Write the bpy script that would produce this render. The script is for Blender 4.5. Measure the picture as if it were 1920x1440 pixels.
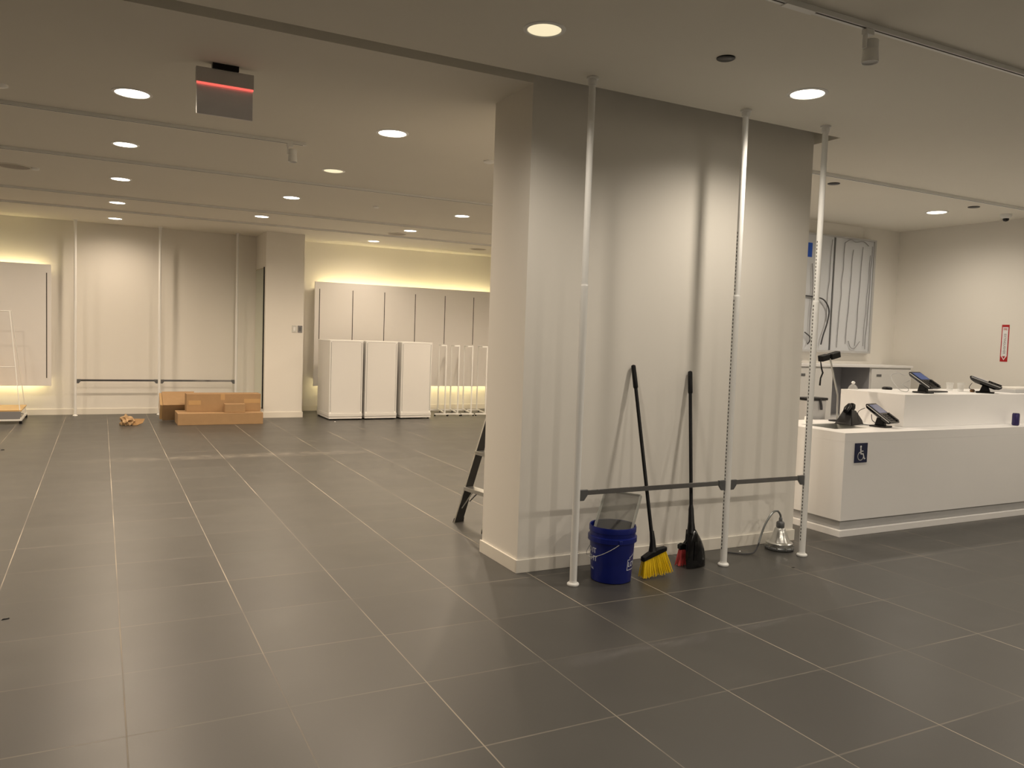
import bpy, bmesh, math, random
from mathutils import Vector, Matrix
for o in list(bpy.data.objects): bpy.data.objects.remove(o, do_unlink=True)
S = bpy.context.scene; COL = S.collection
PI = math.pi; V = Vector
# ------------------------------------------------------------ camera, world, exposure
YAW, PITCH, ROLL, CAMZ, FPX = 0.477446, -0.0595, 0.033737, 1.5697, 1491.66
cam = bpy.data.cameras.new('camera'); co = bpy.data.objects.new('camera', cam); COL.objects.link(co)
fw = V((math.sin(YAW)*math.cos(PITCH), math.cos(YAW)*math.cos(PITCH), math.sin(PITCH)))
r0 = V((math.cos(YAW), -math.sin(YAW), 0)); u0 = r0.cross(fw)
rr = r0*math.cos(ROLL) + u0*math.sin(ROLL); uu = -r0*math.sin(ROLL) + u0*math.cos(ROLL)
m = Matrix((rr, uu, -fw)).transposed().to_4x4(); m.translation = (0, 0, CAMZ)
co.matrix_world = m
cam.sensor_width = 36; cam.lens = FPX/1920*36; cam.clip_start = 0.05; cam.clip_end = 100
S.camera = co
w = bpy.data.worlds.new('world'); S.world = w; w.use_nodes = True
w.node_tree.nodes['Background'].inputs[0].default_value = (0.9, 0.8, 0.65, 1)
w.node_tree.nodes['Background'].inputs[1].default_value = 0.02
S.view_settings.view_transform = 'Standard'; S.view_settings.look = 'None'
S.view_settings.exposure = 1.0; S.view_settings.gamma = 1.0; S.view_settings.use_curve_mapping = False
WARM = (1.0, 0.81, 0.61)      # far hall lamps
NEUT = (1.0, 0.88, 0.73)      # near lamps
E_FAR, E_NEAR = 74, 55
HALO = (1.0, 0.83, 0.44)

# ------------------------------------------------------------ materials
MATS = {}
def mat(name, col, rough=0.5, metal=0.0, var=0.05, scale=8.0, bump=0.0, bscale=60.0, emit=None, es=1.0, trans=0.0, ior=1.45, spec=None, coat=0.0, rvar=0.0, alpha=None):
    if name in MATS: return MATS[name]
    M = bpy.data.materials.new(name); M.use_nodes = True; MATS[name] = M
    nt = M.node_tree; b = nt.nodes['Principled BSDF']; L = nt.links.new
    tc = nt.nodes.new('ShaderNodeTexCoord'); n = nt.nodes.new('ShaderNodeTexNoise')
    n.inputs['Scale'].default_value = scale; n.inputs['Detail'].default_value = 4
    L(tc.outputs['Object'], n.inputs['Vector'])
    mx = nt.nodes.new('ShaderNodeMix'); mx.data_type = 'RGBA'
    a = [max(0, c*(1-var)) for c in col]; c2 = [min(1, c*(1+var)) for c in col]
    mx.inputs[6].default_value = (*a, 1); mx.inputs[7].default_value = (*c2, 1)
    L(n.outputs['Fac'], mx.inputs[0]); L(mx.outputs[2], b.inputs['Base Color'])
    b.inputs['Roughness'].default_value = rough; b.inputs['Metallic'].default_value = metal
    b.inputs['IOR'].default_value = ior
    if rvar:
        mr = nt.nodes.new('ShaderNodeMapRange'); mr.inputs[3].default_value = rough-rvar; mr.inputs[4].default_value = rough+rvar
        L(n.outputs['Fac'], mr.inputs[0]); L(mr.outputs[0], b.inputs['Roughness'])
    if trans: b.inputs['Transmission Weight'].default_value = trans
    if coat: b.inputs['Coat Weight'].default_value = coat
    if spec is not None: b.inputs['Specular IOR Level'].default_value = spec
    if alpha is not None: b.inputs['Alpha'].default_value = alpha
    if emit: b.inputs['Emission Color'].default_value = (*emit, 1); b.inputs['Emission Strength'].default_value = es
    if bump:
        n2 = nt.nodes.new('ShaderNodeTexNoise'); n2.inputs['Scale'].default_value = bscale; n2.inputs['Detail'].default_value = 3
        L(tc.outputs['Object'], n2.inputs['Vector'])
        bp = nt.nodes.new('ShaderNodeBump'); bp.inputs['Strength'].default_value = bump; bp.inputs['Distance'].default_value = 0.002
        L(n2.outputs['Fac'], bp.inputs['Height']); L(bp.outputs[0], b.inputs['Normal'])
    return M
M_wall = mat('painted_wall', (0.85, 0.82, 0.76), 0.7, var=0.015, scale=1.5, bump=0.15, bscale=180)
M_ceil = mat('painted_ceiling', (0.84, 0.81, 0.73), 0.8, var=0.02, scale=1.2, bump=0.1, bscale=150)
M_base = mat('baseboard_paint', (0.84, 0.80, 0.72), 0.35, var=0.02)
M_white = mat('white_powder_coat', (0.90, 0.90, 0.88), 0.3, var=0.015)
M_whitem = mat('white_laminate', (0.76, 0.75, 0.73), 0.4, var=0.015, scale=3)
M_solid = mat('white_solid_surface', (0.88, 0.87, 0.86), 0.38, var=0.015, scale=3)
M_panel = mat('white_display_panel', (0.84, 0.82, 0.80), 0.45, var=0.01)
M_slot = mat('slot_shadow_gap', (0.05, 0.045, 0.04), 0.7)
M_chrome = mat('polished_chrome', (0.42, 0.42, 0.43), 0.06, 1.0, var=0.02)
M_brack = mat('grey_zinc_bracket', (0.16, 0.165, 0.17), 0.4, 0.5, var=0.05)
M_black = mat('black_plastic', (0.008, 0.008, 0.009), 0.35, var=0.2, spec=0.3)
M_blackg = mat('glossy_black_plastic', (0.008, 0.008, 0.009), 0.12, var=0.2)
M_blackr = mat('black_fibreglass', (0.02, 0.02, 0.02), 0.5, var=0.3, bump=0.2)
M_alu = mat('brushed_aluminium', (0.62, 0.62, 0.60), 0.32, 1.0, var=0.12, scale=20)
M_cast = mat('cast_aluminium', (0.66, 0.66, 0.64), 0.3, 1.0, var=0.2, scale=18, bump=0.4, bscale=90)
M_blue = mat('blue_bucket_plastic', (0.004, 0.012, 0.16), 0.32, var=0.15, scale=14, bump=0.1)
M_print = mat('white_bucket_print', (0.72, 0.76, 0.85), 0.5, var=0.12, scale=60)
M_yel = mat('yellow_broom_bristle', (0.92, 0.62, 0.008), 0.45, var=0.15, scale=90)
M_red = mat('red_broom_bristle', (0.48, 0.04, 0.04), 0.5, var=0.25, scale=90)
M_card = mat('corrugated_cardboard', (0.37, 0.235, 0.12), 0.8, var=0.1, scale=10, bump=0.2, bscale=40)
M_cardd = mat('cardboard_inner_side', (0.30, 0.18, 0.08), 0.85, var=0.15)
M_tape = mat('packing_tape', (0.50, 0.32, 0.15), 0.25, var=0.06)
M_kraft = mat('crumpled_kraft_paper', (0.46, 0.31, 0.17), 0.85, var=0.15, scale=25)
M_wood = mat('light_maple_wood', (0.60, 0.38, 0.15), 0.4, var=0.12, scale=12)
M_board = mat('grey_white_backing_board', (0.64, 0.66, 0.69), 0.4, var=0.04, scale=3)
M_cable = mat('grey_cable', (0.30, 0.30, 0.31), 0.5)
M_dcable = mat('dark_cable', (0.05, 0.05, 0.055), 0.5)
M_conduit = mat('grey_conduit_cable', (0.25, 0.26, 0.26), 0.35, 0.5)
M_navy = mat('navy_sign_plate', (0.006, 0.012, 0.055), 0.4)
M_signw = mat('white_sign_print', (0.85, 0.85, 0.85), 0.5)
M_signr = mat('red_sign_print', (0.45, 0.012, 0.015), 0.4)
M_signg = mat('grey_sign_print', (0.30, 0.28, 0.27), 0.5)
M_btape = mat('blue_masking_tape', (0.01, 0.09, 0.55), 0.6)
M_cubby = mat('grey_cubby_interior', (0.36, 0.36, 0.38), 0.6)
M_grey = mat('grey_plastic', (0.25, 0.25, 0.26), 0.4)
M_lgrey2 = mat('pale_grey_plate', (0.66, 0.66, 0.63), 0.4)
M_lgrey = mat('light_grey_plastic', (0.50, 0.50, 0.50), 0.4)
M_grille = mat('speaker_grille', (0.42, 0.38, 0.33), 0.7, bump=0.5, bscale=400)
M_screen = mat('lit_terminal_screen', (0.03, 0.04, 0.08), 0.1, emit=(0.10, 0.16, 0.42), es=0.18)
M_screend = mat('dim_terminal_screen', (0.10, 0.10, 0.14), 0.1, emit=(0.16, 0.18, 0.28), es=0.18)
M_lens = mat('lamp_lens_bright', (0.9, 0.9, 0.9), 0.4, emit=(1.0, 0.93, 0.78), es=5)
M_lensd = mat('lamp_lens_soft', (0.9, 0.88, 0.8), 0.4, emit=(1.0, 0.86, 0.56), es=0.42)
M_led = mat('warm_led_strip', (1, 0.9, 0.6), 0.5, emit=HALO, es=8)
M_exitred = mat('exit_red_light', (0.6, 0.05, 0.05), 0.4, emit=(1.0, 0.16, 0.12), es=0.5)
M_exitmir = mat('exit_smoked_mirror', (0.80, 0.80, 0.84), 0.3, 0.25, var=0.06)
M_exithous = mat('exit_housing_grey', (0.62, 0.60, 0.58), 0.4, 0.1)
M_can = mat('can_print', (0.05, 0.04, 0.14), 0.25, 0.4, var=0.6, scale=30)
M_brown = mat('brown_cardboard_scrap', (0.22, 0.11, 0.04), 0.7)
M_paper = mat('white_paper', (0.80, 0.77, 0.72), 0.7)
M_mirror = mat('mirror_glass', (0.80, 0.86, 0.78), 0.06, 1.0, var=0.01)
M_gold = mat('brass_edge', (0.45, 0.33, 0.15), 0.35, 0.9)
def glass(name, col, rough, alpha):
    M = mat(name, col, rough, alpha=alpha, spec=0.6); M.blend_method = 'HASHED' if hasattr(M, 'blend_method') else None
    return M
M_acryl = mat('smoky_acrylic', (0.20, 0.20, 0.18), 0.15, alpha=0.42, spec=0.7)
M_acryle = mat('acrylic_edge', (0.55, 0.56, 0.52), 0.15, alpha=0.7)
M_clear = mat('clear_plastic', (0.8, 0.8, 0.78), 0.12, alpha=0.28, spec=0.8)

def floor_material():
    M = bpy.data.materials.new('grey_porcelain_floor_tile'); M.use_nodes = True
    nt = M.node_tree; b = nt.nodes['Principled BSDF']; L = nt.links.new; N = nt.nodes.new
    def mth(op, a, bb=None, c=None):
        n = N('ShaderNodeMath'); n.operation = op
        for i, v in enumerate((a, bb, c)):
            if v is None: continue
            if isinstance(v, (int, float)): n.inputs[i].default_value = v
            else: L(v, n.inputs[i])
        return n.outputs[0]
    tc = N('ShaderNodeTexCoord'); sx = N('ShaderNodeSeparateXYZ'); L(tc.outputs['Object'], sx.inputs[0])
    T = 0.61
    def axis(out, off):
        s = mth('DIVIDE', mth('SUBTRACT', out, off-T*40), T)
        f = mth('FRACT', s); return mth('FLOOR', s), mth('MULTIPLY', mth('MINIMUM', f, mth('SUBTRACT', 1.0, f)), T)
    ix, dx = axis(sx.outputs[0], 0.089); iy, dy = axis(sx.outputs[1], 3.878)
    def line(d, wd):
        n = N('ShaderNodeMapRange'); n.inputs[1].default_value = wd; n.inputs[2].default_value = wd+0.0012
        n.inputs[3].default_value = 1; n.inputs[4].default_value = 0; n.clamp = True; L(d, n.inputs[0]); return n.outputs[0]
    ns = N('ShaderNodeTexNoise'); ns.inputs['Scale'].default_value = 1.1; ns.inputs['Detail'].default_value = 3; L(tc.outputs['Object'], ns.inputs['Vector'])
    worn = N('ShaderNodeMapRange'); worn.inputs[1].default_value = 0.40; worn.inputs[2].default_value = 0.62
    worn.inputs[3].default_value = 0.25; worn.inputs[4].default_value = 1.0; L(ns.outputs['Fac'], worn.inputs[0])
    gx = mth('MULTIPLY', line(dx, 0.0022), worn.outputs[0]); gy = mth('MULTIPLY', mth('MULTIPLY', line(dy, 0.0036), 0.36), worn.outputs[0])
    g = mth('MAXIMUM', gx, gy)
    wn = N('ShaderNodeTexWhiteNoise'); wn.noise_dimensions = '2D'; cb = N('ShaderNodeCombineXYZ'); L(ix, cb.inputs[0]); L(iy, cb.inputs[1]); L(cb.outputs[0], wn.inputs['Vector'])
    tone = N('ShaderNodeMix'); tone.data_type = 'RGBA'; L(wn.outputs['Value'], tone.inputs[0])
    tone.inputs[6].default_value = (0.054, 0.052, 0.048, 1); tone.inputs[7].default_value = (0.064, 0.062, 0.057, 1)
    n2 = N('ShaderNodeTexNoise'); n2.inputs['Scale'].default_value = 3; n2.inputs['Detail'].default_value = 6; L(tc.outputs['Object'], n2.inputs['Vector'])
    v = N('ShaderNodeMapRange'); v.inputs[3].default_value = 0.9; v.inputs[4].default_value = 1.1; L(n2.outputs['Fac'], v.inputs[0])
    t2 = N('ShaderNodeVectorMath'); t2.operation = 'SCALE'; L(tone.outputs[2], t2.inputs[0]); L(v.outputs[0], t2.inputs['Scale'])
    # a dusty streak left where a wall once stood
    yy = mth('SUBTRACT', sx.outputs[1], 10.12); ad = mth('ABSOLUTE', yy)
    dm = N('ShaderNodeMapRange'); dm.inputs[1].default_value = 0.0; dm.inputs[2].default_value = 0.22; dm.inputs[3].default_value = 0.5; dm.inputs[4].default_value = 0; L(ad, dm.inputs[0])
    xm = N('ShaderNodeMapRange'); xm.inputs[1].default_value = 3.6; xm.inputs[2].default_value = 2.4; L(sx.outputs[0], xm.inputs[0])
    xm2 = N('ShaderNodeMapRange'); xm2.inputs[1].default_value = -0.6; xm2.inputs[2].default_value = 0.9; L(sx.outputs[0], xm2.inputs[0])
    n3 = N('ShaderNodeTexNoise'); n3.inputs['Scale'].default_value = 7; n3.inputs['Detail'].default_value = 5; L(tc.outputs['Object'], n3.inputs['Vector'])
    n3m = N('ShaderNodeMapRange'); n3m.inputs[1].default_value = 0.35; n3m.inputs[2].default_value = 0.65; L(n3.outputs['Fac'], n3m.inputs[0])
    dust = mth('MULTIPLY', mth('MULTIPLY', dm.outputs[0], n3m.outputs[0]), mth('MULTIPLY', xm.outputs[0], xm2.outputs[0]))
    a = N('ShaderNodeMix'); a.data_type = 'RGBA'; L(mth('MULTIPLY', dust, 0.6), a.inputs[0]); L(t2.outputs[0], a.inputs[6]); a.inputs[7].default_value = (0.42, 0.38, 0.32, 1)
    c = N('ShaderNodeMix'); c.data_type = 'RGBA'; L(g, c.inputs[0]); L(a.outputs[2], c.inputs[6]); c.inputs[7].default_value = (0.40, 0.35, 0.28, 1)
    L(c.outputs[2], b.inputs['Base Color'])
    r = mth('ADD', mth('MULTIPLY', n2.outputs['Fac'], 0.10), mth('ADD', 0.335, mth('MULTIPLY', g, 0.4))); L(r, b.inputs['Roughness'])
    b.inputs['Specular IOR Level'].default_value = 0.6
    bp = N('ShaderNodeBump'); bp.inputs['Strength'].default_value = 0.35; bp.inputs['Distance'].default_value = 0.001
    n4 = N('ShaderNodeTexNoise'); n4.inputs['Scale'].default_value = 120; n4.inputs['Detail'].default_value = 2; L(tc.outputs['Object'], n4.inputs['Vector'])
    L(mth('SUBTRACT', mth('MULTIPLY', n4.outputs['Fac'], 0.3), g), bp.inputs['Height']); L(bp.outputs[0], b.inputs['Normal'])
    return M

# ------------------------------------------------------------ mesh helpers
class MB:
    def __init__(s): s.b = bmesh.new()
    def box(s, x0, x1, y0, y1, z0, z1, mx=None):
        vs = [s.b.verts.new((x, y, z)) for x in (x0, x1) for y in (y0, y1) for z in (z0, z1)]
        for f in ((0,1,3,2),(4,6,7,5),(0,4,5,1),(2,3,7,6),(0,2,6,4),(1,5,7,3)): s.b.faces.new([vs[i] for i in f])
        if mx is not None: bmesh.ops.transform(s.b, matrix=mx, verts=vs)
        return s
    def prism(s, pts, ext):      # planar polygon of 3D points swept by ext
        a = [s.b.verts.new(p) for p in pts]; c = [s.b.verts.new(V(p)+V(ext)) for p in pts]; n = len(a)
        s.b.faces.new(a[::-1]); s.b.faces.new(c)
        for i in range(n): s.b.faces.new((a[i], a[(i+1) % n], c[(i+1) % n], c[i]))
        return s
    def rings(s, rs, cap=True):
        R = [[s.b.verts.new(p) for p in r] for r in rs]; n = len(R[0])
        for a, c in zip(R, R[1:]):
            for i in range(n): s.b.faces.new((a[i], a[(i+1) % n], c[(i+1) % n], c[i]))
        if cap: s.b.faces.new(R[0][::-1]); s.b.faces.new(R[-1])
        return s
    def tube(s, pts, r, seg=12, cap=True, flat=1.0):
        pts = [V(p) for p in pts]; rs = []; n = len(pts); rad = r if isinstance(r, (list, tuple)) else [r]*n
        up = V((0, 0, 1))
        for i, p in enumerate(pts):
            d = (pts[min(i+1, n-1)]-pts[max(i-1, 0)]).normalized()
            if abs(d.dot(up)) > 0.95: up = V((0, 1, 0)) if abs(d.y) < 0.9 else V((1, 0, 0))
            a = d.cross(up).normalized(); c = a.cross(d).normalized(); up = c
            rs.append([p + (a*math.cos(2*PI*k/seg) + c*math.sin(2*PI*k/seg)*flat)*rad[i] for k in range(seg)])
        return s.rings(rs, cap)
    def lathe(s, prof, c=(0, 0, 0), seg=32, cap=True):
        c = V(c)
        return s.rings([[c+V((r*math.cos(2*PI*k/seg), r*math.sin(2*PI*k/seg), z)) for k in range(seg)] for r, z in prof], cap)
    def build(s, name, material, parent=None, bevel=0, smooth=False, world=False, sub=0):
        bmesh.ops.recalc_face_normals(s.b, faces=s.b.faces)
        me = bpy.data.meshes.new(name)
        if world and parent is not None:
            root = parent
            mw = Matrix.Identity(4)
            while root is not None:
                mw = root.matrix_basis @ mw; root = root.parent
            bmesh.ops.transform(s.b, matrix=mw.inverted(), verts=s.b.verts)
        s.b.to_mesh(me); s.b.free()
        o = bpy.data.objects.new(name, me); COL.objects.link(o); me.materials.append(material)
        if parent is not None: o.parent = parent
        if smooth:
            for p in me.polygons: p.use_smooth = True
            try: me.set_sharp_from_angle(angle=0.7)
            except Exception: pass
        if bevel:
            bv = o.modifiers.new('bevel', 'BEVEL'); bv.width = bevel; bv.segments = 2; bv.limit_method = 'ANGLE'
        if sub:
            sb = o.modifiers.new('sub', 'SUBSURF'); sb.levels = sub; sb.render_levels = sub
        return o
def tag(o, label, cat, group=None, kind=None):
    o['label'] = label; o['category'] = cat
    if group: o['group'] = group
    if kind: o['kind'] = kind
    return o
def thing(name, label, cat, loc=(0, 0, 0), rz=0, group=None, rot=None):
    o = bpy.data.objects.new(name, None); COL.objects.link(o); o.empty_display_size = 0.1
    o.location = loc; o.rotation_euler = rot if rot else (0, 0, rz)
    return tag(o, label, cat, group)
def struct(name, mb, material, **k):
    o = mb.build(name, material, **k)
    if not k.get('parent'): o['kind'] = 'structure'
    return o
def copy_tree(o, loc=None, label=None, parent=None):
    c = o.copy(); COL.objects.link(c); c.parent = parent
    if loc is not None: c.location = loc
    if label: c['label'] = label
    for ch in list(o.children): copy_tree(ch, parent=c)
    return c
def text_mb(txt, size, xf, depth=0.0008):
    cu = bpy.data.curves.new('t', 'FONT'); cu.body = txt; cu.size = size; cu.extrude = depth; cu.align_x = 'CENTER'; cu.align_y = 'CENTER'; cu.offset = size*0.012
    o = bpy.data.objects.new('t', cu); COL.objects.link(o)
    bpy.context.view_layer.update()
    me = bpy.data.meshes.new_from_object(o.evaluated_get(bpy.context.evaluated_depsgraph_get()))
    mb = MB(); mb.b.from_mesh(me)
    bmesh.ops.subdivide_edges(mb.b, edges=[e for e in mb.b.edges if e.calc_length() > size*0.15], cuts=2)
    for v in mb.b.verts: v.co = xf(v.co)
    bpy.data.objects.remove(o, do_unlink=True); bpy.data.meshes.remove(me); bpy.data.curves.remove(cu)
    return mb
def zc(y): return 3.20 + 0.05*(y-4.6)/10.6      # far ceiling height
NC = 3.175                                      # near ceiling height

# ------------------------------------------------------------ room shell
struct('floor', MB().box(-6.2, 10, -5.2, 15.8, -0.1, 0), floor_material())
SX = 5.035
c = MB()
c.box(-6.2, SX, -5.2, 4.385, NC, NC+0.2); c.box(SX, 9.9, -5.2, 7.5, NC, NC+0.2)
struct('ceiling', c, M_ceil)
c = MB()
def slab(x0, x1, y0, y1):
    c.prism([(x0, y0, zc(y0)), (x0, y1, zc(y1)), (x0, y1, 3.6), (x0, y0, 3.6)], (x1-x0, 0, 0))
slab(-6.2, 2.462, 4.60, 15.8); slab(2.462, SX, 5.15, 15.8); slab(SX, 8.0, 7.5, 15.8)
struct('ceiling', c, M_ceil)
struct('ceiling', MB().box(-6.2, SX, 4.385, 5.15, 3.48, 3.6), M_ceil)          # roof of the slot
struct('wall_left', MB().box(-6.2, -6.0, -5.2, 15.8, 0, 3.5), M_wall)
struct('wall_front', MB().box(-6.0, 9.9, -5.2, -5.0, 0, 3.4), M_wall)
struct('wall_right', MB().box(9.72, 9.9, -5.0, 7.5, 0, 3.4), M_wall)
struct('wall_back', MB().box(-6.0, 2.535, 15.32, 15.6, 0, 3.5), M_wall)
struct('wall_alcove', MB().box(2.535, 8.0, 15.46, 15.8, 0, 3.5), M_wall)
struct('wall_side', MB().box(7.8, 8.0, 7.5, 15.46, 0, 3.5), M_wall)
struct('wall_cashier', MB().box(5.6, 9.72, 7.37, 7.5, 0, 3.4), M_wall)
struct('wall_pier', MB().box(2.535, 3.195, 14.33, 15.46, 0, 3.5), M_wall)
struct('wall_column', MB().box(2.462, 4.985, 4.60, 5.15, 0, 3.48), M_wall)
def bb(name, *a): struct(name, MB().box(*a), M_base, bevel=0.002)
bb('baseboard_column_front', 2.450, 4.997, 4.587, 4.5995, 0, 0.088)
bb('baseboard_column_left', 2.449, 2.4615, 4.5996, 5.163, 0, 0.088)
bb('baseboard_column_right', 4.9855, 4.997, 4.5996, 5.163, 0, 0.088)
bb('baseboard_back', -6.0, 2.534, 15.306, 15.3195, 0, 0.10)
bb('baseboard_pier_front', 2.522, 3.208, 14.316, 14.3295, 0, 0.10)
bb('baseboard_pier_left', 2.522, 2.5345, 14.33, 15.305, 0, 0.10)
bb('baseboard_pier_right', 3.1955, 3.208, 14.33, 15.44, 0, 0.10)
bb('baseboard_alcove', 3.209, 7.786, 15.446, 15.4595, 0, 0.10)
bb('baseboard_side', 7.787, 7.7995, 7.5, 15.44, 0, 0.10)

# ------------------------------------------------------------ downlights
def spot(parent, energy, colr, z=-0.03, size=2.95, blend=0.9, r=0.06):
    l = bpy.data.lights.new('lamp_light', 'SPOT'); l.energy = energy; l.color = colr; l.spot_size = size; l.spot_blend = blend; l.shadow_soft_size = r
    o = bpy.data.objects.new('lamp_light', l); COL.objects.link(o); o.parent = parent; o.location = (0, 0, z)
def downlight(x, y, z, label, energy, colr, group, lens=None, r=0.10, on=True, size=2.95):
    t = thing('downlight', label, 'ceiling light', (x, y, z), 0, group)
    MB().lathe([(r-0.004, 0.0), (r-0.004, -0.003), (r, -0.007), (r+0.018, -0.004), (r+0.021, 0.0)], cap=False).build('trim_ring', M_white, t, smooth=True)
    MB().lathe([(0.001, -0.0012), (r-0.004, -0.0012), (r-0.004, -0.0035), (0.001, -0.005)], cap=False).build('lens', lens or M_lens, t, smooth=True)
    if on: spot(t, energy, colr, size=size)
    return t
far_lab = {
 (0,0): 'large bright downlight on the left, left of the hanging exit sign', (0,1): 'second downlight back in the left row, behind the first ceiling track',
 (0,2): 'third downlight back in the left row of the hall ceiling', (0,3): 'fourth downlight back in the left row, over the left hang rails',
 (0,4): 'farthest downlight of the left row, just in front of the white back wall',
 (1,0): 'bright downlight midway between the exit sign and the big column', (1,1): 'dimmer downlight between the exit sign and the column, right of the small track spotlight',
 (1,2): 'downlight in the middle row, third from the camera', (1,3): 'farthest downlight of the middle row, above the cardboard boxes',
 (2,2): 'downlight nearest the left edge of the big column', (2,3): 'downlight beside the round ceiling speaker over the white cabinets',
 (2,4): 'farthest small downlight over the lit display panel'}
XS = (0.19, 2.125, 4.47)
for (i, j), lab in far_lab.items():
    y = {0: 6.40, 1: 8.28, 2: 10.33, 3: 12.43, 4: 14.40}[j]
    soft = (i, j) == (1, 1)
    downlight(XS[i]*(1-0.0), y, zc(y), lab, E_FAR*(0.75 if i == 2 else 1)*(0.5 if soft else 0.5 if j == 4 else 0.8 if j == 3 else 1.15), WARM, 'recessed hall downlights', M_lensd if soft else M_lens, r=0.115 if j == 0 else 0.10)
downlight(2.05, 3.73, NC, 'warm glowing downlight at the top of the picture, left of the column front', E_NEAR*0.6, NEUT, 'recessed lobby downlights', M_lensd, r=0.092, size=2.65)
downlight(3.986, 3.753, NC, 'bright downlight above the second white pole by the column front', E_NEAR*0.8, NEUT, 'recessed lobby downlights', r=0.105, size=2.65)
downlight(8.60, 6.06, NC, 'bright downlight over the cashier counter near the right wall', E_NEAR*0.6, NEUT, 'recessed lobby downlights', r=0.105)
# unseen lamps: row behind camera inferred from rail shadows, first two added for light
for i, (x, y) in enumerate([(7.9, 3.75), (6.15, 6.06), (0.1, -0.15), (2.05, -0.15), (3.99, -0.15), (5.95, -0.15), (7.9, -0.15)]):
    downlight(x, y, NC, 'inferred or added downlight of the lobby ceiling outside the picture or hidden behind the column', E_NEAR*((1.15 if x > 7 else 0.7) if y > 0 else {0.1: 0.45, 2.05: 1.7, 3.99: 1.7, 5.95: 1.7, 7.9: 1.8}[x]), NEUT, 'lobby downlights out of view', r=0.105)
for x, y in [(-1.8, 6.4), (-1.8, 8.3), (-1.8, 12.4), (-1.8, 13.9), (4.47, 6.4), (4.47, 8.3), (6.4, 10.3), (6.4, 12.4), (-3.8, 10.3)]:  # unseen hall lamps added to brighten the hall, one for the left panel
    downlight(x, y, zc(y), 'added unseen downlight of the hall ceiling outside the picture or hidden behind the column', E_FAR*(0.3 if y > 13 else 0.9 if x < 0 else 1.2), WARM, 'added hall downlights out of view')

# ------------------------------------------------------------ small ceiling fittings
def disc(name, x, y, z, r, h, m_, label, cat, group=None):
    o = MB().lathe([(r, 0), (r, -h*0.6), (r*0.9, -h)], seg=28).build(name, m_, smooth=True); o.location = (x, y, z)
    return tag(o, label, cat, group)
disc('sprinkler_cover', 3.119, 3.545, NC, 0.052, 0.008, M_black, 'black round sprinkler cover on the ceiling between the two near downlights', 'sprinkler', 'black sprinkler covers')
disc('sprinkler_cover', 6.38, 5.61, NC, 0.058, 0.008, M_black, 'black round sprinkler cover right of the third white pole, behind the track', 'sprinkler', 'black sprinkler covers')
disc('sprinkler_cover', 8.58, 5.605, NC, 0.060, 0.008, M_black, 'small black sprinkler cover right of the counter downlight', 'sprinkler', 'black sprinkler covers')
t = thing('security_camera', 'small white dome camera with black lens on ceiling near the right wall', 'camera', (9.30, 5.68, NC))
MB().lathe([(0.06, 0), (0.06, -0.025), (0.045, -0.045), (0.02, -0.055)]).build('housing', M_white, t, smooth=True)
MB().lathe([(0.005, -0.085), (0.025, -0.078), (0.034, -0.06), (0.03, -0.045)]).build('lens', M_blackg, t, smooth=True)
for x, y, lab in [(-0.64, 6.72, 'round smoke detector at the left edge of the ceiling, nearest the camera'), (3.24, 6.88, 'small detector disc on the ceiling touching the left edge of the column'),
                  (-0.645, 10.22, 'small white cap beside the round speaker at far left'), (3.22, 10.3, 'small white ceiling cap in the middle of the hall')]:
    z = zc(y)
    big = y < 7
    o = MB().lathe([(0.055 if big else 0.04, 0), (0.055 if big else 0.04, -0.012), (0.03, -0.022)], seg=24).build('smoke_detector', M_white, smooth=True); o.location = (x, y, z)
    tag(o, lab, 'detector', 'small white ceiling fittings')
for x, y, lab in [(-0.845, 10.24, 'round grey ceiling speaker at the far left of the hall'), (4.44, 13.0, 'round grey ceiling speaker over the white display cabinets'), (6.51, 14.2, 'faint round ceiling speaker farthest back, by the column edge')]:
    t = thing('ceiling_speaker', lab, 'speaker', (x, y, zc(y)), 0, 'round ceiling speakers')
    MB().lathe([(0.17, 0), (0.172, -0.006), (0.155, -0.009), (0.15, -0.004)], cap=False).build('rim', M_ceil, t, smooth=True)
    MB().lathe([(0.151, 0), (0.151, -0.005)], seg=32).build('grille', M_grille, t)

# tracks
def track(x0, x1, y, z, label, gaps=()):
    t = thing('lighting_track', label, 'lighting track', (x0, y, z), 0, 'white ceiling lighting tracks')
    n = x1-x0
    MB().box(0, n, -0.018, 0.018, -0.026, 0).build('rail', M_white, t, bevel=0.002)
    xs = [0.03]+[g-x0 for g in gaps]+[n-0.03]
    if gaps:
        for k in range(0, len(xs)-1, 2): MB().box(xs[k], xs[k+1], -0.010, -0.003, -0.0275, -0.02605).build('slot', M_slot, t)
        for k in range(1, len(xs)-1, 2): MB().box(xs[k]+0.005, xs[k+1]-0.005, -0.02, 0.02, -0.030, -0.02605).build('connector', M_white, t)
    else: MB().box(0.03, n-0.03, -0.010, -0.003, -0.0275, -0.02605).build('slot', M_slot, t)
    return t
track(0.6, 9.6, 2.81, NC, 'white ceiling track crossing the top right corner, nearest the camera', (2.80, 3.00))
track(5.3, 9.6, 5.32, NC, 'white ceiling track over the counter, behind the third white pole')
track(-5.0, 1.60, 7.20, zc(7.2), 'white ceiling track ending at the small spotlight, nearest of the hall tracks')
track(-5.0, 7.0, 9.10, zc(9.1), 'white ceiling track crossing the hall, second from the camera')
track(-5.0, 7.0, 11.80, zc(11.8), 'white ceiling track crossing the hall, third from the camera')
track(-5.0, 7.0, 13.30, zc(13.3), 'white ceiling track crossing the hall, farthest from the camera')
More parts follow.
